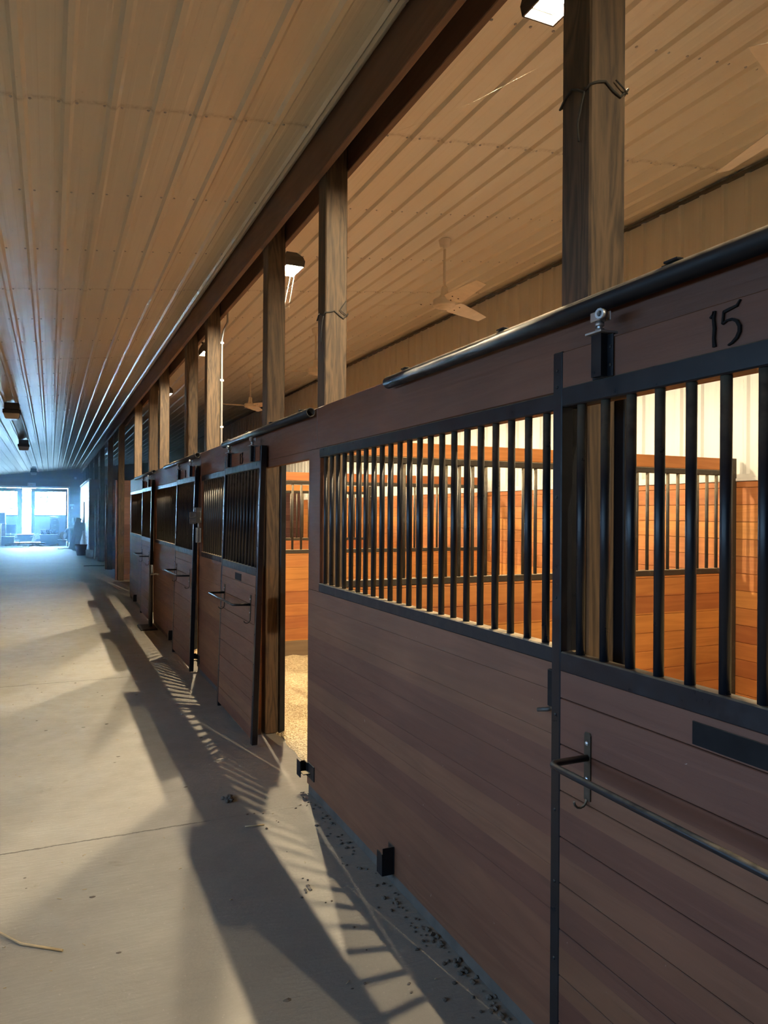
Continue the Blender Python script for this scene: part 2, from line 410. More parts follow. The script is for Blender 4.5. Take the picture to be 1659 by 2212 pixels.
def barn_door(name, x0, x1, wx0, wx1, nx, ny):
    o = bpy.data.objects.new(name, None); COL.objects.link(o); o.location = ((x0 + x1) / 2, YF + .02, 0); struct(o); c = (x0 + x1) / 2
    X0, X1, W0, W1 = x0 - c, x1 - c, wx0 - c, wx1 - c; wz0, wz1 = 1.49, 2.73
    f = MB(); f.box(X0, W0, 0, .06, .02, DZ - .02, .006).box(W1, X1, 0, .06, .02, DZ - .02, .006).box(W0, W1, 0, .06, wz1, DZ - .02, .006).box(W0, W1, 0, .06, 1.40, wz0, .006).box(W0, W1, 0, .06, .02, .18, .006)
    f.build('frame', 'door_frame', o)
    MB().box(W0, W1, .015, .045, .18, 1.40).build('lower_panel', 'door_panel', o)
    MB().box(W0, W1, .028, .034, wz0, wz1).build('window_pane', 'glass', o)
    g = MB()
    for i in range(1, nx): x = W0 + (W1 - W0) * i / nx; g.box(x - .012, x + .012, .018, .044, wz0, wz1)
    for j in range(1, ny): z = wz0 + (wz1 - wz0) * j / ny; g.box(W0, W1, .018, .044, z - .012, z + .012)
    g.build('muntins', 'white', o)
    return o
barn_door('door_1', -3.18, -1.40, -2.98, -1.63, 4, 4)
barn_door('door_2', -.965, .835, -.79, .735, 5, 4)

# ------------------------------------------------------------------ beams and posts
o = MB().box(-.02, .02, -23.9, 28.9, 0, .272, .004).build('roof_beam', 'beam'); o.location = (1.48, 15.0, 3.745)
tag(o, 'long brown timber beam on the aisle face of the posts under the ceiling', 'beam', kind='thing')
o = MB().box(-.02, .02, -23.9, 28.9, 0, .25, .004).build('roof_beam', 'beam'); o.location = (1.665, 15.0, 3.79)
tag(o, 'brown timber beam on the stall side of the posts, behind the aisle beam', 'beam', kind='thing')
m = MB(); m.box(1.425, 1.462, 2.0 - 10, YF, 4.022, 4.034).box(1.425, 1.430, -8, YF, 3.985, 4.03)
o = m.build('trim_2', 'white_metal'); struct(o)

POST = None
post_labels = []
ordn = ['nearest the camera', 'second along', 'third along', 'fourth along', 'fifth along', 'sixth along', 'seventh along', 'eighth along']
ys = []
for k in range(4): ys += [A0 + P * k, B0 + P * k]
PL = ['thick timber post behind the track of the door numbered 15',
      'timber post with a cord tied round it, left of the near barred panel',
      'timber post beside the open doorway with shavings, at the second door',
      'timber post with a conduit up its side, above the far end of the second bay',
      'timber post between the second and third ceiling lamps of the stalls, third door',
      'sunlit orange timber post above the third barred panel',
      'dark narrow timber post above the fourth door',
      'timber post at the far end of the last barred stall front']
def post(y, label, h=4.03, sy=.14):
    o = MB().box(-.07, .07, 0, sy, 0, h, .006).build('timber_post', 'post'); o.location = (1.572, y, 0)
    return tag(o, label, 'post', 'timber posts carrying the beam')
for y, l in zip(ys, PL): post(y, l)
FARP = ['timber post at the brown end of the far partition, rising to the beam',
        'shadowed timber post second beyond the stall fronts',
        'shadowed timber post third beyond the stall fronts',
        'far timber post at the near corner of the pale tack room',
        'far timber post above the middle of the pale tack room',
        'far timber post above the far end of the pale tack room',
        'farthest timber post close to the end wall']
for k, l in enumerate(FARP): post(B0 + P * (4 + k) + .1, l)

# cords tied round two posts
def cord(y, z, label, tail):
    m = MB(); pts = []
    for a, b in ((-.074, -.004), (.074, -.004), (.074, .144), (-.074, .144)): pts.append((a, b, 0))
    path = []
    for i in range(4):
        p, q = Vector(pts[i]), Vector(pts[(i + 1) % 4])
        for t in range(5): path.append(p.lerp(q, t / 5) + Vector((0, 0, random.uniform(-.006, .006) + .02 * math.sin(i * 2 + t))))
    m.tube(path, .0042, 7, closed=True)
    m.tube([(.07, -.006, 0), (.05, -.012, .01), (.02, -.01, .03), (.06, -.01, .09)][:tail], .003, 6)
    m.tube([(-.074, .02, 0), (-.08, .03, -.05), (-.078, .05, -.10), (-.082, .04, -.16)], .003, 6)
    o = m.build('tie_cord', 'cord'); o.location = (1.572, y, z); tag(o, label, 'cord')
cord(A0, 3.02, 'dark cord wrapped round the thick post behind door 15', 3)
cord(B0, 2.90, 'dark cord wrapped round the second timber post', 4)
# conduit up the fourth post
m = MB(); m.tube([(0, 0, 0.02), (0, 0, 3.55), (.02, 0, 3.66), (.06, 0, 3.74), (.06, 0, 3.95)], .012, 10)
for z in (2.6, 3.1, 3.5): m.box(-.018, .018, -.014, .03, z, z + .02)
o = m.build('conduit', 'conduit'); o.location = (1.662, B0 + P + .02, 0); tag(o, 'pale grey electrical conduit running up the side of a timber post', 'conduit')

# ------------------------------------------------------------------ stall fronts
FX = 1.435                                   # aisle face of the fixed panels
def panel(y0, y1, label, rust=False):
    """fixed barred panel from y0 to y1"""
    L = y1 - y0; t = thing('stall_front_panel', label, 'stall front', (FX, y0, 0), 'barred stall fronts along the aisle')
    b = MB(); z = .052; n = 0
    while z < 1.23:
        z1 = min(z + PLK, 1.235); b.box(0, .038, 0, L, z + .0002, z1 - .0002, .0007); z += PLK
    b.box(.012, .03, .01, L - .01, .052, 1.23)
    b.build('lower_boards', 'front', t)
    MB().box(.004, .042, .015, L - .015, .0, .058, .003).build('kick_rail', 'dusty_rail', t)
    MB().box(-.004, .046, 0.0, L - .20, 1.235, 1.287, .004).build('bottom_rail', 'black', t)
    MB().box(-.004, .046, 0.0, L - .20, 2.022, 2.076, .004).build('top_rail', 'black_clean', t)
    me = MB().tube([(0, 0, 1.28), (0, 0, 2.03)], .0127, 12).build('bar', 'black_clean', t); me.location = (.021, .152, 0)
    n = int((L - .38) / .1) + 1
    for k in range(1, n):
        c = me.copy(); COL.objects.link(c); c.parent = t; c.location = (.021, .152 + .1 * k, 0)
    MB().box(0, .038, L - .20, L, 1.236, 2.076, .002).build('end_board', 'front_plain', t)
    MB().box(.17, .212, -.035, .015, 0, 2.32, .003).build('jamb_strip', 'black_clean', t)
    MB().box(0.0, .05, 0.0, .05, 1.287, 2.022, .003).build('end_stile', 'black_clean', t)
    return t
panels = []
PNL = ['near barred stall front with brown boards left of the door numbered 15',
       'barred stall front behind the slid open door numbered 13',
       'barred stall front behind the door numbered 11',
       'last barred stall front, beyond the door numbered 9']
for k in range(4): panels.append(panel(A0 - .005 + P * k, B0 + .09 + P * k, PNL[k]))
# header boards over panels and doorways, one per bay
HDL = ['brown header board over the near barred panel and door 15', 'brown header board over the open doorway and door 13',
       'brown header board over the stall with door 11', 'brown header board over the stall with door 9, farthest']
for k in range(4):
    y0, y1 = B0 - .045 + P * (k - 1), B0 - .05 + P * k
    if k == 3: y1 = B0 + .1 + P * 3
    m = MB().box(0, .04, 0, y1 - y0, 2.078, 2.322, .004).box(0, .04, .138, 1.35, 2.026, 2.079, .003)
    o = m.build('header_board', 'front_plain'); o.location = (FX + .004, y0, 0)
    if k == 0: pass
    tag(o, HDL[k], 'header board', 'header boards over the stall fronts')
# steel latch keeper and floor guides on the near panel
m = MB(); m.box(-.012, 0, .062, .098, 1.10, 1.215, .002).build('latch_keeper', 'plate', panels[0])
m = MB(); m.tube([(-.004, .075, 1.10), (-.02, .085, 1.092), (-.035, .115, 1.085)], .007, 8).build('latch_pin', 'bronze', panels[0])
def guide(p, dy, z=.06):
    m = MB(); m.box(-.004, 0, dy - .03, dy + .03, z, z + .125, .001).box(-.058, -.004, dy - .028, dy - .024, z + .0, z + .125).box(-.062, -.056, dy - .028, dy + .03, z, z + .10, .001)
    return m.build('door_guide', 'black_clean', p)
guide(panels[0], 1.27, .057)
def keeper(p, dy):
    m = MB(); m.box(-.05, .012, dy, dy + .06, .13, .135).box(-.006, 0, dy - .06, dy + .06, .10, .19, .002).box(-.012, -.004, dy + .05, dy + .11, .105, .185, .002).box(-.05, -.012, dy + .10, dy + .108, .105, .185).box(-.056, -.048, dy + .05, dy + .115, .10, .20, .002)
    return m.build('door_stop', 'black', p)
keeper(panels[0], 2.42); keeper(panels[1], 2.42)
guide(panels[1], .5); guide(panels[2], .5); guide(panels[3], 1.2)

# ------------------------------------------------------------------ numerals
def ribbon(m, pts, wid, x0, x1):
    n = len(pts); Lp, Rp = [], []
    for i, (u, v) in enumerate(pts):
        a = Vector(pts[max(0, i - 1)]); b = Vector(pts[min(n - 1, i + 1)]); t = (b - a).normalized(); nn = Vector((-t.y, t.x))
        w = wid[i] if isinstance(wid, (list, tuple)) else wid
        Lp.append(Vector((u, v)) + nn * w / 2); Rp.append(Vector((u, v)) - nn * w / 2)
    for i in range(n - 1):
        m.prism([tuple(Lp[i]), tuple(Lp[i + 1]), tuple(Rp[i + 1]), tuple(Rp[i])], 'X', x0, x1)
def arc(c, r, a0, a1, n=10, sx=1.0): return [(c[0] + sx * r * math.cos(R(a0 + (a1 - a0) * i / n)), c[1] + r * math.sin(R(a0 + (a1 - a0) * i / n))) for i in range(n + 1)]
GLY = {  # strokes in a 1 high box, x to the reader's right
 '1': [([(-.10, .80), (-.02, .86), (.03, .93)], .06), ([(.03, .96), (.01, .75), (.04, .5), (.02, .25), (.04, .02)], [.10, .09, .10, .09, .12])],
 '5': [([(-.20, .86), (0.02, .90), (.20, .93), (.30, 1.06)], [.09, .08, .07, .03]), ([(-.20, .88), (-.22, .72), (-.24, .56)], .06),
       ([(-.24, .56), (-.10, .62), (.06, .62), (.20, .54), (.28, .40), (.28, .26), (.20, .12), (.06, .02), (-.06, -.02)], [.06, .06, .08, .10, .11, .11, .10, .07, .04])],
 '3': [([(-.22, .90), (0, .93), (.22, 1.0)], [.08, .07, .05]), ([(.20, .97), (.08, .76), (-.06, .58)], .055),
       ([(-.06, .58), (.08, .60), (.22, .50), (.28, .36), (.27, .22), (.18, .10), (.02, .02), (-.10, 0)], [.06, .07, .10, .11, .11, .10, .07, .04])],
 '9': [(arc((0, .70), .24, -20, 340, 16, .9), .08), ([(.22, .70), (.20, .45), (.10, .2), (-.08, 0)], [.09, .09, .08, .05])]}
def number(txt, parent, yc, z0, h, x):
    m = MB(); adv = .68 * h; tot = adv * (len(txt) - 1)
    if txt == '11': adv = .34 * h; tot = adv
    for i, ch in enumerate(txt):
        off = (-tot / 2 + adv * i) * (.78 if txt == '15' else 1)
        for pts, w in GLY[ch]:
            q = [(yc - (u * h + off), z0 + v * h) for u, v in pts]
            ribbon(m, q, [a * h * .82 for a in w] if isinstance(w, list) else w * h * .82, x - .006, x)
    return m.build('number', 'plate', parent)

# ------------------------------------------------------------------ sliding doors
DW = 1.235
def door(num, yc, label, tilt=0.0, plates=True):
    """local origin at the top hanging line; x = 0 is the middle of the door's thickness"""
    t = thing('sliding_stall_door', label, 'sliding door', (1.405, yc, 2.20), 'sliding stall doors', (0, tilt, 0))
    h = DW / 2; Z = -2.20
    b = MB(); z = .055
    while z < 1.23:
        z1 = min(z + PLK, 1.236); b.box(-.019, .019, -h + .038, h - .038, Z + z + .0012, Z + z1 - .0006, .0022); z += PLK
    b.box(-.01, .01, -h + .04, h - .04, Z + .055, Z + 1.236); b.build('lower_boards', 'front', t)
    MB().box(-.018, .018, -h + .03, h - .03, Z + 2.07, Z + 2.183, .003).build('top_board', 'front_plain', t)
    for s, nm in ((-1, 'stile'), (1, 'stile')):
        y0, y1 = (s * h, s * (h - .042))
        MB().box(-.022, .022, min(y0, y1), max(y0, y1), Z + .02, Z + 2.185, .003).build('stile', 'black_clean', t)
        bo = MB()
        for zz in (.37, .60, .814, 1.10, 1.45, 1.75, 2.08, 2.13):
            bo.add(_bolt(), Matrix.Translation((-.022, s * (h - .021), Z + zz)))
        bo.build('stile_bolts', 'black_clean', t)
    MB().box(-.021, .021, -h + .04, h - .04, Z + 1.233, Z + 1.292, .004).build('bottom_rail', 'black_clean', t)
    MB().box(-.021, .021, -h + .04, h - .04, Z + 2.018, Z + 2.077, .004).build('top_rail', 'black_clean', t)
    me = MB().tube([(0, 0, Z + 1.285), (0, 0, Z + 2.025)], .0135, 12).build('bar', 'black_clean', t)
    me.location = (0, h - .108, 0)
    for k in range(1, 11):
        c = me.copy(); COL.objects.link(c); c.parent = t; c.location = (0, h - .108 - .101 * k, 0)
    for s in (-1, 1):       # hangers
        y = s * (h - .222); a = MB()
        a.box(-.024, -.02, y - .042, y + .042, Z + 2.075, Z + 2.19, .001)
        a.prism([(y - .020, Z + 2.077), (y + .020, Z + 2.077), (y + .020, Z + 2.195), (y - .020, Z + 2.195)], 'X', -.046, -.022)
        for zz in (2.105, 2.155):
            for q in (-.032, .032): a.add(_bolt(), Matrix.Translation((-.024, y + q, Z + zz)))
        hb = a.build('hanger_bracket', 'black_clean', t)
        rb = MB(); rb.box(-.060, .0, y - .035, y + .030, Z + 2.193, Z + 2.199, .001)
        rb.tube([(-.034, y, Z + 2.195), (-.034, y, Z + 2.236)], .0075, 8).lathe([(.013, 0), (.013, .010)], (-.034, y, Z + 2.199), 6).lathe([(.013, 0), (.013, .010)], (-.034, y, Z + 2.216), 6)
        rb.box(-.046, -.042, y - .030, y + .026, Z + 2.230, Z + 2.256, .002).box(-.020, -.016, y - .026, y + .026, Z + 2.230, Z + 2.256, .002).box(-.044, -.018, y - .012, y + .012, Z + 2.230, Z + 2.236)
        rb.pipe((-.058, y - .026, Z + 2.243), (-.040, y - .022, Z + 2.243), .0145, .0085, 10)
        rb.build('roller', 'zinc', hb)
    # blanket bar on two plates
    bb = MB(); pts = []
    y0, y1, xo, zz = -h + .168, h - .168, -.155, Z + 1.014
    for yy, s in ((y1, 1), (y0, -1)):
        seq = [(-.02, yy, zz), (xo + .03, yy, zz)] + [(xo + .03 - .03 * math.sin(R(a)), yy - s * (.03 - .03 * math.cos(R(a))), zz) for a in (22, 45, 68, 90)]
        pts += seq if s == 1 else seq[::-1]
    bb.tube(pts, .0095, 12)
    bar = bb.build('blanket_bar', 'black_clean', t)
    for yy in (y0, y1):
        p = MB(); p.prism([(yy - .013, Z + .894), (yy + .013, Z + .894), (yy + .013, Z + 1.078), (yy + .009, Z + 1.085), (yy - .009, Z + 1.085), (yy - .013, Z + 1.078)], 'X', -.0235, -.019)
        hk = [(-.024, yy, Z + .897)] + [(-.024 - .022 * (1 - math.cos(R(a))), yy, Z + .897 - .02 * math.sin(R(a))) for a in (30, 60, 90, 120, 150, 180)]
        p.tube(hk, .0035, 6); mp_ = p.build('mount_plate', 'rusty', t)
        for q in (.955, 1.055):
            b_ = MB(); b_.add(_bolt(.007), Matrix.Translation((-.0245, yy, Z + q))); b_.build('bolt', 'zinc', mp_)
    if plates:
        p = MB(); p.box(-.0225, -.019, -h + .50 - .01, -h + .70 - .005, Z + 1.160, Z + 1.215, .001)
        np_ = p.build('name_plate', 'plate', t)
    number(num, t, 0.0, Z + 2.083, .088, -.018)
    return t
def _bolt(r=.0055):
    b = bmesh.new(); bmesh.ops.create_uvsphere(b, u_segments=8, v_segments=6, radius=r)
    for v in b.verts: v.co.x *= .6
    for f in b.faces: f.smooth = True
    return b
d15 = door('15', 1.835 - DW / 2, 'near sliding stall door numbered 15 with black bars and name plate')
door('13', 5.86, 'sliding stall door numbered 13, slid open beside the bright doorway', .026)
door('11', 8.54, 'sliding stall door numbered 11 left slightly open on orange boards', .022, False)
door('9', 12.25, 'farthest sliding stall door numbered 9 beside the dark partitions', .012, False)

# ------------------------------------------------------------------ door tracks
TRL = ['long black track pipe over the door numbered 15', 'black track pipe with an open end over the door numbered 13',
       'shorter black track pipe over the door numbered 11', 'pale far track pipe over the door numbered 9']
for k in range(4):
    y0, y1 = (.45, 3.09) if k == 0 else (4.20 + P * (k - 1), 6.62 + P * (k - 1))
    if k == 3: y0, y1 = 11.55, 14.2
    L = y1 - y0
    t = thing('door_track', TRL[k], 'track pipe', (1.4065, y0, 2.297), 'black track pipes over the doors')
    m = MB(); m.pipe((0, 0, 0), (0, L, 0), .0275, .0235, 24); m.build('pipe', 'black', t)
    n = 4
    for i in range(n):
        y = .18 + (L - .36) * i / (n - 1); b = MB()
        b.box(-.005, .032, y - .03, y + .03, .0268, .0305, .001).box(.026, .0325, y - .03, y + .03, -.0, .0305).box(-.018, .004, y - .035, y + .01, .028, .034, .001)
        b.build('track_bracket', 'black_clean', t)

# ------------------------------------------------------------------ grey boxes, covers, pole
t = thing('switch_box', 'grey electrical boxes one above the other by the third doorway', 'electrical box', (1.385, 7.78, 1.40))
MB().box(-.022, .045, 0, .06, .185, .345, .004).build('upper_box', 'grey_box', t)
MB().box(-.012, .040, 0, .06, -.02, .135, .004).build('lower_box', 'grey_box', t)
MB().tube([(.015, .03, .13), (.015, .03, .19)], .009, 8).build('joining_pipe', 'conduit', t)
t = thing('outlet_cover', 'pair of pale rounded covers left of the grey electrical boxes', 'outlet cover', (1.30, 7.72, 1.585))
for z in (0, .06):
    m = MB(); m.tube([(-.005 + .0, 0, z), (.04, 0, z), (.055, 0, z + .012), (.055, 0, z + .033), (.04, 0, z + .045), (-.005, 0, z + .045)], .006, 8, closed=True)
    m.box(.0, .05, -.002, .002, z + .002, z + .043)
    m.build('cover', 'grey_box', t)
MB().box(-.002, .06, .006, .012, -.01, .115).build('back_plate', 'grey_box', t)
m = MB(); m.tube([(0, 0, .02), (0, 0, .92)], .03, 14)
t = thing('pipe_stand', 'grey plastic pipe standing on a black base by the fourth door', 'pipe', (1.335, 11.25, 0))
m.build('pipe', 'grey_box', t); MB().box(-.16, .07, -.25, .25, 0, .025, .006).build('base', 'rubber', t)
MB().tube([(.0, -.03, .78), (.06, -.10, .80), (.09, -.16, .79)], .012, 8).build('tap', 'zinc', t)

# ------------------------------------------------------------------ stall dividers
def divider(y, label):
    t = thing('stall_divider', label, 'stall divider', (1.66, y, 0), 'barred dividers between the stalls'); L = 3.36
    b = MB(); z = 0.02
    MB().box(0, L, -.0195, .0195, .02, .26, .003).build('kick_board', 'kick', t); z = .26
    while z < 1.225:
        z1 = min(z + PLK, 1.238); b.box(0, L, -.019, .019, z + .0015, z1 - .0008, .0025); z += PLK
    b.box(0, L, -.01, .01, .02, 1.23); b.build('lower_boards', 'orange_x', t)
    MB().box(0, L, -.021, .021, 1.238, 1.282, .004).build('bottom_rail', 'rusty', t)
    MB().box(0, L, -.021, .021, 2.016, 2.058, .004).build('top_rail', 'rusty', t)
    MB().box(0, L, -.019, .019, 2.058, 2.152, .004).build('top_board', 'orange_x', t)
    MB().box(L - .045, L, -.022, .022, .02, 2.155, .003).build('end_stile', 'rusty', t)
    me = MB().tube([(0, 0, 1.275), (0, 0, 2.02)], .0127, 10).build('bar', 'rusty', t); me.location = (.10, 0, 0)
    for k in range(1, 32):
        c = me.copy(); COL.objects.link(c); c.parent = t; c.location = (.10 + .102 * k, 0, 0)
    return t
DVL = ['barred wooden divider at the back of the near stall', 'second barred wooden divider, seen through the bars of the first',
       'third barred wooden divider deep beyond the open doorway']
for k in range(3): divider(4.285 + P * k, DVL[k])
# full-height brown partitions past the barred stalls
def partition(y, label, x0=1.46, h=2.47):
    m = MB(); z = 0.0
    while z < h - .01:
        z1 = min(z + PLK, h); m.box(0, 5.0 - x0, 0, .09, z + .001, z1 - .001, .003); z += PLK
    m.box(0, .13, -.05, .14, 0, h, .004)
    o = m.build('board_partition', 'brown_x'); o.location = (x0, y, 0)
    return tag(o, label, 'partition', 'board partitions beyond the barred stalls')
partition(B0 + P * 3 + .22, 'board partition closing the last barred stall', 1.66, 2.3)
partition(19.45, 'reddish brown board partition just past the barred stalls')
partition(23.1, 'dark board partition second past the barred stalls')
partition(26.88, 'dark board partition third past the barred stalls, beside the tack room')

# tack room
t = thing('tack_room', 'pale boarded tack room front near the end wall', 'tack room', (1.30, 29.6, 0))
m = MB(); z = 0.0
while z < 2.85:
    z1 = min(z + PLK, 2.85); m.box(0, .05, 0, 9.0, z + .001, z1 - .001, .003); z += PLK
m.build('front_wall', 'pale_y', t)
m = MB(); m.box(.0, 3.7, -.10, 0, .0, 2.88, .004); m.build('side_wall', 'brown_x', t)
MB().box(-.03, .06, -.10, 9.0, 2.85, 2.92, .004).build('top_trim', 'white', t)
MB().box(-.02, .02, -.11, .02, 0, 2.85, .004).build('corner_trim', 'white', t)
d = MB().box(-.03, .0, 4.2, 5.2, .02, 2.05, .004).build('door', 'white', t)
MB().box(-.045, -.028, 4.14, 4.2, 0, 2.1).box(-.045, -.028, 5.2, 5.26, 0, 2.1).box(-.045, -.028, 4.14, 5.26, 2.05, 2.11).build('door_frame', 'dark_box', d)
MB().box(-.045, -.03, 4.25, 4.35, .95, 1.05, .003).build('door_latch', 'black_clean', d)
MB().box(-.006, .0, 1.0, 1.35, 1.45, 1.8).build('notice', 'white', t)

# ------------------------------------------------------------------ stall lamps
def lamp(y, label, weak=''):
    t = thing('flood_lamp', label, 'lamp', (1.87, y, 3.83), 'flood lamps along the stall side of the beam')
    h = MB()
    def loop(x, yy, z, hx, hy): return [(x - hx, yy - hy, z), (x + hx, yy - hy, z), (x + hx, yy + hy, z), (x - hx, yy + hy, z)]
    rings = [loop(0, 0, -.045, .080, .15), loop(0, 0, .0, .086, .156), loop(-.005, 0, .04, .078, .14), loop(-.015, 0, .085, .045, .10)]
    vs = [[h.bm.verts.new(p) for p in r] for r in rings]
    for a, b in zip(vs, vs[1:]):
        for k in range(4): h.bm.faces.new((a[k], a[(k + 1) % 4], b[(k + 1) % 4], b[k]))
    h.bm.faces.new(vs[-1])
    inner = [[h.bm.verts.new(p) for p in loop(0, 0, -.045, .072, .142)], [h.bm.verts.new(p) for p in loop(0, 0, .002, .066, .136)]]
    for k in range(4):
        h.bm.faces.new((vs[0][k], vs[0][(k + 1) % 4], inner[0][(k + 1) % 4], inner[0][k])); h.bm.faces.new((inner[0][k], inner[0][(k + 1) % 4], inner[1][(k + 1) % 4], inner[1][k]))
    h.bm.faces.new(inner[1])
    h.build('housing', 'bronze', t)
    l = MB(); l.bm.faces.new([l.bm.verts.new(p) for p in loop(0, 0, -.008, .060, .128)][::-1]); l.build('reflector', 'lens' + weak, t, False)
    MB().tube([(0, -.018, -.024), (0, .018, -.024)], .011, 10).build('bulb', 'bulb' + weak, t)
    a = MB(); a.tube([(-.03, 0, .075), (-.08, 0, .11), (-.15, 0, .11), (-.187, 0, .11)], .014, 10).box(-.187, -.175, -.05, .05, .05, .17, .003); a.build('arm', 'bronze', t)
    return t
LML = ['lamp outside the photo behind the camera', 'bright flood lamp at the top edge beside the thick post', 'bright flood lamp behind the post of the open doorway',
       'small bright lamp third along the stall beam', 'farthest lit lamp, fourth along the stall beam']
for k in range(0, 5):
    lamp(2.45 + P * (k - 1), LML[k], '_weak' if k < 2 else '')
def strand(pts, label):
    o = MB().tube(pts, .0004, 5).build('cobweb_strand', 'web'); tag(o, label, 'cobweb')
strand([(1.90, 6.25, 3.78), (1.80, 6.1, 3.45), (1.70, 5.85, 3.05)], 'lit cobweb strand hanging from the lamp by the open doorway')
strand([(1.92, 6.2, 3.78), (1.86, 6.15, 3.5), (1.83, 6.1, 3.2)], 'second cobweb strand hanging beside the first lamp strand')
strand([(1.65, 2.0, 3.30), (1.78, 3.0, 3.62), (1.72, 3.7, 3.80)], 'long cobweb strand from the thick post to the beam')

# ------------------------------------------------------------------ ceiling fans of the stalls
def fan(y, rot, label):
    x = 3.364; zc = ceil_z(x) - .005
    t = thing('ceiling_fan', label, 'ceiling fan', (x, y, zc), 'white three blade fans over the stalls')
    MB().lathe([(.058, 0), (.058, -.006), (.056, -.012), (.046, -.062), (.044, -.068), (.02, -.069), (.018, -.09)], (0, 0, 0)).build('canopy', 'fan', t)
    MB().tube([(0, 0, -.08), (0, 0, -.50)], .0135, 12).build('rod', 'fan', t)
    MB().lathe([(.022, -.44), (.032, -.455), (.036, -.51), (.05, -.55), (.05, -.56)], (0, 0, 0)).build('shroud', 'fan', t)
    MB().lathe([(.04, -.558), (.095, -.562), (.104, -.568), (.106, -.574), (.106, -.618), (.104, -.624), (.085, -.634), (.080, -.634), (.078, -.640), (.055, -.645), (.050, -.645), (.048, -.650), (.0, -.652)], (0, 0, 0), cap=False).build('motor', 'fan', t)
    for i in range(3):
        a = R(rot + 120 * i); m = MB(); b = bmesh.new(); th = .003
        prof = [(.10, .022), (.135, .05), (.16, .082), (.20, .088), (.45, .070), (.66, .052), (.70, .046)]
        up = [b.verts.new((r, -w, .26 * w)) for r, w in prof] + [b.verts.new((r, w, -.26 * w)) for r, w in prof[::-1]]
        f = b.faces.new(up); ex = bmesh.ops.extrude_face_region(b, geom=[f]); bmesh.ops.translate(b, vec=(0, 0, th), verts=[v for v in ex['geom'] if isinstance(v, bmesh.types.BMVert)])
        m.add(b, Matrix.Translation((0, 0, -.60)) @ Matrix.Rotation(a, 4, 'Z')); bl = m.build('blade', 'fan', t)
        for r, w in ((.13, 0), (.22, .03), (.22, -.03)):
            s = MB().lathe([(.008, 0), (.005, -.005)], (r, w, -.26 * w), 6)
            bmesh.ops.transform(s.bm, matrix=Matrix.Translation((0, 0, -.60)) @ Matrix.Rotation(a, 4, 'Z'), verts=s.bm.verts)
            s.build('screw', 'bronze', bl)
    return t
FNL = ['ceiling fan over the near stall, only a blade tip at the right edge', 'whole white ceiling fan between the two nearest lit timber posts',
       'ceiling fan half hidden by the second timber post', 'small far ceiling fan left of the open doorway post', ]
for k, (l, r) in enumerate(zip(FNL, (198, 28, 38, 60))): fan(6.126 + P * (k - 1), r, l)

# ------------------------------------------------------------------ aisle lamps on the ceiling (unlit)
def aisle_lamp(x, y, label):
    t = thing('canopy_light', label, 'ceiling light', (x, y, ceil_z(x) - .02), 'unlit ceiling lights along the aisle')
    m = MB(); m.box(-.13, .13, -.13, .13, -.14, 0, .012).box(-.155, .155, -.155, .155, -.20, -.13, .008); m.build('housing', 'dark_box', t)
    n = MB(); b = bmesh.new(); bmesh.ops.create_cube(b, size=1)
    for v in b.verts: s = .145 if v.co.z > 0 else .115; v.co = Vector((s * (1 if v.co.x > 0 else -1), s * (1 if v.co.y > 0 else -1), -.20 if v.co.z > 0 else -.31))
    bmesh.ops.bevel(b, geom=b.edges[:], offset=.012, segments=2, affect='EDGES'); n.add(b); n.build('lens', 'unlit_lens', t)
for x, y, l in ((-.70, 16.0, 'nearest unlit ceiling light with a dark housing over the aisle'), (-.74, 24.1, 'second unlit ceiling light, farther down the aisle'),
                (-.78, 40.0, 'tiny unlit ceiling light by the end wall')): aisle_lamp(x, y, l)

# ------------------------------------------------------------------ exit sign and things on the end wall
def text_mesh(s, size, depth):
    c = bpy.data.curves.new('t', 'FONT'); c.body = s; c.size = size; c.extrude = depth; c.align_x = 'CENTER'; c.align_y = 'CENTER'
    o = bpy.data.objects.new('t', c); COL.objects.link(o); bpy.context.view_layer.update()
    me = bpy.data.meshes.new_from_object(o.evaluated_get(bpy.context.evaluated_depsgraph_get())); bpy.data.objects.remove(o); return me
t = thing('exit_sign', 'red and white exit sign above the gap between the end doors', 'exit sign', (-.95, YF - .04, 3.09))
MB().box(-.19, .19, 0, .04, -.10, .10, .004).build('plate', 'white', t)
me = text_mesh('EXIT', .17, .004); me.transform(Matrix.Rotation(R(90), 4, 'X')); me.materials.append(MAT['exit_red'])
o = bpy.data.objects.new('lettering', me); COL.objects.link(o); o.parent = t; o.location = (0, -.005, 0)
o = MB().lathe([(.05, -.06), (.07, 0), (.05, .06)], (0, 0, 0), 14).build('wall_light', 'white'); o.location = (1.21, YF - .07, 3.50); tag(o, 'small white wall light high on the end wall', 'wall light')
o = MB().box(-.11, .11, 0, .04, .08, .22, .02).box(-.05, .05, 0, .04, -.06, .06, .01).build('wall_box', 'white'); o.location = (1.05, YF - .04, 1.86); tag(o, 'white double box on the end wall right of the doors', 'wall box')
t = thing('fire_extinguisher', 'fire extinguisher hung low on the end wall', 'fire extinguisher', (1.12, YF - .10, .95))
MB().lathe([(.0, 0), (.06, .01), (.065, .05), (.065, .33), (.045, .38), (.02, .40)], (0, 0, 0), 16).build('cylinder', 'white', t)
MB().box(-.02, .06, -.015, .015, .40, .45, .004).tube([(.0, 0, .42), (.08, 0, .38), (.09, 0, .2)], .01, 8).build('valve', 'dark_box', t)

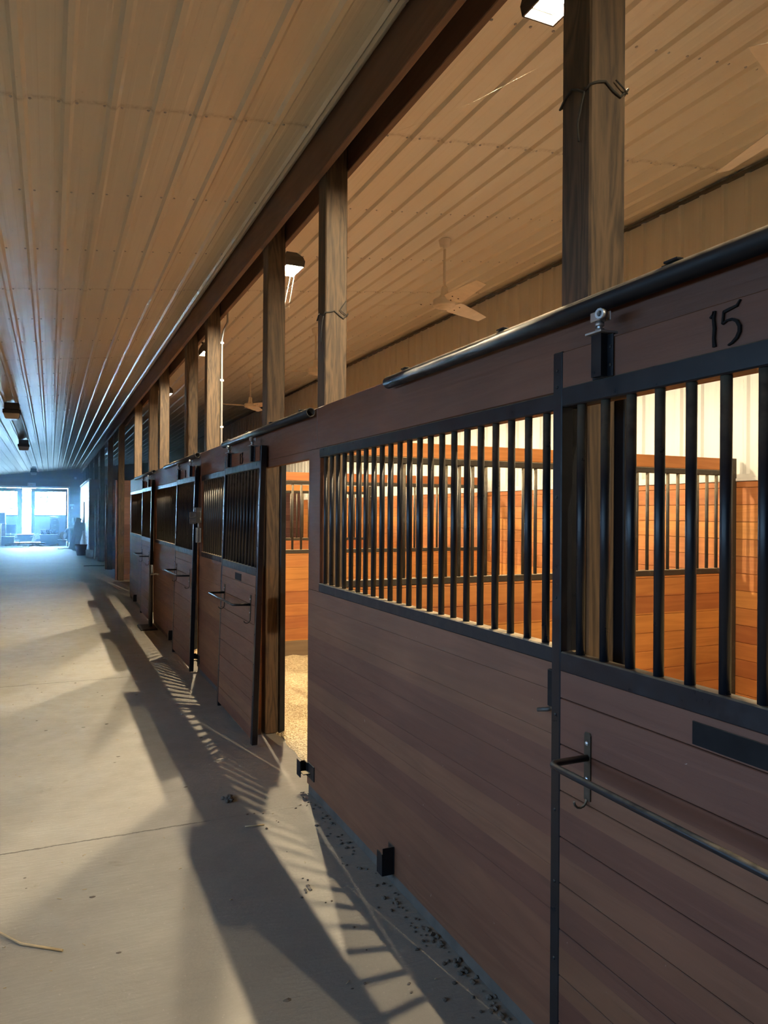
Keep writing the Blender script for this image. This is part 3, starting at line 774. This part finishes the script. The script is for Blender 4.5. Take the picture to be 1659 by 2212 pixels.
# ------------------------------------------------------------------ clutter at the far end
t = thing('drawer_cabinet', 'tall dark cabinet of drawers against the end doors', 'cabinet', (.19, 42.2, 0))
MB().box(-.22, .22, 0, .5, .0, 1.32, .01).build('body', 'dark_box', t)
for k in range(5):
    dr = MB().box(-.20, .20, -.015, 0, .05 + .25 * k, .28 + .25 * k, .006).build('drawer', 'dark_box', t)
    MB().box(-.05, .05, -.035, -.014, .20 + .25 * k, .22 + .25 * k).build('handle', 'zinc', dr)
m = MB()
for i in range(7): m.blob((random.uniform(-.14, .14), .25 + random.uniform(-.1, .1), .045), .075, 2, (1.2, 1, .6))
o = m.build('cloth_bundle', 'white'); o.location = (.13, 42.2, 1.32); tag(o, 'crumpled white cloth on top of the drawer cabinet', 'cloth')
def crate(name, x, y, w, d, h, mat, label, cat='box', taper=0.0, z=0):
    t = thing(name, label, cat, (x, y, z)); m = MB()
    a = [(-w / 2 + taper, 0), (w / 2 - taper, 0), (w / 2, h), (-w / 2, h)]
    m.prism(a, 'Y', 0, d); m.build('body', mat, t)
    MB().box(-w / 2 - .02, w / 2 + .02, -.02, d + .02, h - .05, h + .005, .008).build('rim', mat, t)
    return t
crate('storage_bin', -.10, 40.3, .78, .55, .52, 'dark_box', 'big charcoal storage bin in front of the drawer cabinet', 'bin', .04)
crate('storage_crate', .50, 41.1, .30, .4, .45, 'dark_box', 'narrow dark crate right of the charcoal storage bin', 'crate')
crate('milk_crate', .52, 39.6, .40, .35, .28, 'dark_box', 'low open crate right of the charcoal storage bin', 'crate', .02)
crate('side_box', -.32, 42.4, .30, .4, .72, 'dark_box', 'dark upright box left of the drawer cabinet', 'box')
m = MB()
for i in range(26): m.blob((random.uniform(-.3, .35), random.uniform(-.15, .2), random.uniform(.0, .16)), random.uniform(.05, .1), 1)
o = m.build('tack_heap', 'blue'); o.location = (-.08, 40.55, .56); tag(o, 'heap of dark tack piled on the charcoal storage bin', 'tack', kind='stuff')
# cart or wheelbarrow left of the trunk
t = thing('wheelbarrow', 'dark wheelbarrow lying left of the charcoal storage bin', 'wheelbarrow', (-1.12, 41.2, 0))
m = MB(); m.prism([(-.25, .15), (.22, .15), (.36, .52), (-.42, .52)], 'Y', -.3, .3); m.build('tray', 'dark_box', t)
MB().pipe((-.42, -.03, .17), (-.42, .03, .17), .17, .12, 20).build('wheel', 'rubber', t)
MB().tube([(-.45, -.25, .2), (.1, -.28, .35), (.55, -.3, .55)], .018, 8).tube([(-.45, .25, .2), (.1, .28, .35), (.55, .3, .55)], .018, 8).build('handles', 'white', t)
m = MB()
for i in range(40):
    a = random.uniform(0, 6.28); r = random.uniform(.05, .32); h = random.uniform(.15, .55)
    m.tube([(0, 0, 0), (r * .5 * math.cos(a), r * .5 * math.sin(a), h * .6), (r * math.cos(a), r * math.sin(a), h)], .007, 4)
o = m.build('dry_branches', 'cream'); o.location = (-.85, 42.9, .0); tag(o, 'dry branches sticking up in front of the right end door', 'branches')
m = MB()
for i in range(60): m.blob((random.uniform(-.8, .75), random.uniform(-.4, .4), random.uniform(.02, .16)), random.uniform(.04, .13), 1, (1.5, 1, .7))
o = m.build('debris_heap', 'dirt'); o.location = (-1.05, 39.3, 0); tag(o, 'dark heap of sweepings in front of the bright door gap', 'debris', kind='stuff')
for i, (x, y, a, l) in enumerate(((-1.75, 38.6, 8, 'pale plank lying left of the sweepings heap'), (-1.45, 38.0, -3, 'pale plank lying before the sweepings heap'))):
    o = MB().box(-.55, .55, -.06, .06, 0, .035, .004).build('floor_plank', 'white'); o.location = (x, y, 0); o.rotation_euler = (0, 0, R(a)); tag(o, l, 'plank')
crate('wooden_chest', -1.95, 40.5, .62, .5, .42, 'dark_box', 'dark chest left of the bright door gap', 'chest')
crate('tall_crate', -2.45, 39.5, .55, .55, 1.05, 'brown_x', 'tall brown crate at the left edge of the aisle end', 'crate')
crate('top_crate', -2.45, 41.8, .70, .5, .55, 'dark_box', 'dark crate above the tall brown crate at the left edge', 'crate', 0, 1.05)
crate('lower_crate', -2.45, 41.7, .72, .6, 1.05, 'brown_x', 'brown crate under the dark crate at the left edge', 'crate')
t = thing('folding_chair', 'dark chair standing left of the bright door gap', 'chair', (-1.85, 42.0, 0))
MB().box(-.22, .22, -.2, .2, .43, .47, .01).build('seat', 'blue', t); MB().box(-.24, .24, .2, .24, .55, .98, .01).build('backrest', 'blue', t)
for sx in (-.2, .2):
    for sy in (-.18, .21): MB().tube([(sx, sy, 0), (sx, sy, .95 if sy > 0 else .45)], .014, 8).build('leg', 'zinc', t)
t = thing('white_stand', 'white plastic stand left of the bright door gap', 'stand', (-2.1, 42.6, 0))
MB().box(-.03, .03, -.2, .2, 0, .8, .01).box(.17, .23, -.2, .2, 0, .8, .01).build('side', 'white', t); MB().box(-.03, .23, -.2, .2, .78, .82, .01).build('top', 'white', t)
# bench, rack and bucket near the tack room
t = thing('saddle_rack', 'pale rack with a curved top rail near the tack room', 'rack', (.80, 38.6, 0))
MB().tube([(-.28, 0, .45), (-.22, 0, .72), (-.10, 0, .86), (.35, 0, .88)], .03, 10).build('top_rail', 'white', t)
for x in (-.05, .3): MB().tube([(x, 0, 0), (x, 0, .86)], .03, 10).build('leg', 'conduit', t)
o = MB().blob((0, 0, .0), .16, 2, (1.0, .5, 1.25), .08).build('towel', 'cream'); o.location = (.54, 38.5, .52); tag(o, 'cream towel hanging over the end of the pale rack', 'towel')
o = MB().box(-.07, .07, -.07, .07, 0, .80, .01).build('dark_post', 'dark_box'); o.location = (.95, 38.0, 0); tag(o, 'short dark post standing beside the pale rack', 'post')
m = MB()
for i in range(9): m.blob((random.uniform(-.3, .3), random.uniform(-.2, .2), .02), .09, 1, (1.6, 1, .25))
o = m.build('floor_rags', 'white'); o.location = (.62, 36.2, 0); tag(o, 'white rags on the floor before the pale rack', 'rags')
for i, (x, y, z, l) in enumerate(((1.0, 35.0, 1.30, 'longer pale board leaning on the tack room front'), (1.12, 33.6, 1.12, 'shorter pale board leaning on the tack room front'))):
    o = MB().box(-.12, .10, -.025, .0, 0, z + .1, .004).build('leaning_board', 'white'); o.location = (x - .18, y, .03); o.rotation_euler = (0, R(13), 0); tag(o, l, 'board')
t = thing('muck_tub', 'dark red tub on the floor before the tack room', 'tub', (1.06, 30.6, .0))
MB().lathe([(.14, .0), (.155, .02), (.21, .40), (.225, .40), (.225, .42), (.20, .42), (.15, .03), (.0, .03)], (0, 0, 0), 24, False).build('body', 'red', t)
MB().tube([(-.215, 0, .39), (-.27, 0, .33), (-.21, .0, .29)], .014, 8).build('handle', 'white', t)
t = thing('water_pipe', 'white water pipe standing before the dark partitions', 'pipe', (1.44, 28.2, 0))
MB().tube([(0, 0, .45), (0, 0, 2.1)], .022, 10).tube([(0, 0, .45), (.0, 0, .40), (-.03, -.1, .0)], .03, 10).build('pipe', 'white', t)
o = MB().lathe([(.10, 0), (.13, .28), (.135, .28), (.12, .02), (0, .02)], (0, 0, 0), 18, False).build('bucket', 'white'); o.location = (1.30, 29.2, 0); tag(o, 'white bucket at the tack room corner', 'bucket')
o = MB().tube([(-.25, 0, .015), (0, .1, .015), (.2, .0, .015), (.35, .05, .015)], .012, 6).build('hose', 'dark_box'); o.location = (1.18, 24.5, 0); tag(o, 'short dark hose on the floor by the partitions', 'hose')
# tree outside the end doors
t = thing('leafy_tree', 'pale green tree outside, glimpsed through the door gap', 'tree', (-2.0, 70, 0))
MB().tube([(0, 0, -.02), (.05, 0, 2.2)], .14, 10).build('trunk', 'post', t)
m = MB()
for i in range(240):
    a, r, z = random.uniform(0, 6.28), 1.9 * random.random() ** .5, random.uniform(-1.1, 2.4)
    m.blob((r * math.cos(a), r * math.sin(a), 3.0 + z), random.uniform(.14, .3), 1, (1, 1, .7), .35)
m.build('foliage', 'leaf', t)

# ------------------------------------------------------------------ straw and dirt on the floor
def straw(pts, r, label, name='straw_stalk'):
    o = MB().tube(pts, r, 6).build(name, 'straw'); tag(o, label, 'straw')
straw([(-.26, 3.42, .006), (-.175, 3.326, .012), (-.097, 3.222, .006), (.052, 3.111, .005)], .005, 'long bent straw stalk on the floor at the left edge')
straw([(.965, 3.949, .004), (1.015, 3.93, .008), (1.067, 3.931, .004)], .0035, 'short pale straw on the shadowed floor near the open doorway')
m = MB()
for i in range(14): m.blob((random.uniform(-.035, .035), random.uniform(-.05, .05), .008), random.uniform(.006, .014), 1)
o = m.build('dirt_clump', 'dirt'); o.location = (.965, 4.36, 0); tag(o, 'dark dirt clump on the floor before the open doorway', 'dirt clump')
m = MB()
for i in range(120):
    y = random.uniform(1.6, 4.3); x = 1.425 - abs(random.gauss(0, .055)) - .003
    if random.random() < .25: x = random.uniform(1.0, 1.42)
    m.blob((x, y, .002), random.choice((.003, .004, .005, .006, .009)), 1, (1.3, 1, .7), .35)
for cx, cy, n in ((1.371, 2.92, 7), (1.40, 2.64, 11), (1.405, 2.40, 12), (1.40, 2.17, 10), (1.06, 3.19, 5)):
    for i in range(n): m.blob((cx + random.gauss(0, .018), cy + random.gauss(0, .045), .004), random.uniform(.004, .012), 1, (1, 1.2, .7), .35)
for i in range(140):
    m.blob((random.uniform(-2, 1.2), random.uniform(2.2, 16), .001), random.uniform(.003, .010), 1, (1.8, 1, .3), .4)
o = m.build('floor_dirt', 'dirt'); tag(o, 'crumbs of dirt scattered along the foot of the stall fronts', 'dirt', kind='stuff')
m = MB()
for i in range(90):
    x, y = random.uniform(-.6, 1.42), random.uniform(2.1, 9); a = random.uniform(0, 6.28); l = random.uniform(.008, .022)
    m.tube([(x, y, .003), (x + l * math.cos(a), y + l * math.sin(a), .005)], .0016, 4)
o = m.build('straw_bits', 'straw'); tag(o, 'tiny straw bits strewn over the aisle floor', 'straw', kind='stuff')

# ------------------------------------------------------------------ haze over the far aisle, added for window glow and lens veil
h = NT('window_glow_air'); h.n.remove(h.b)
v = h.new('ShaderNodeVolumeScatter'); v.inputs['Color'].default_value = (.48, .74, 1, 1); v.inputs['Density'].default_value = .016; v.inputs['Anisotropy'].default_value = .55  # blue of the window glow put into the scatter colour
h.link(v.outputs[0], h.out.inputs['Volume']); MAT['haze'] = h.m
o = MB().box(XL + .01, 5.0, 15.6, YF - .06, .005, 5.0).build('glow_haze', 'haze'); tag(o, 'bluish haze added as window glow in the far half of the aisle', 'haze', kind='stuff')
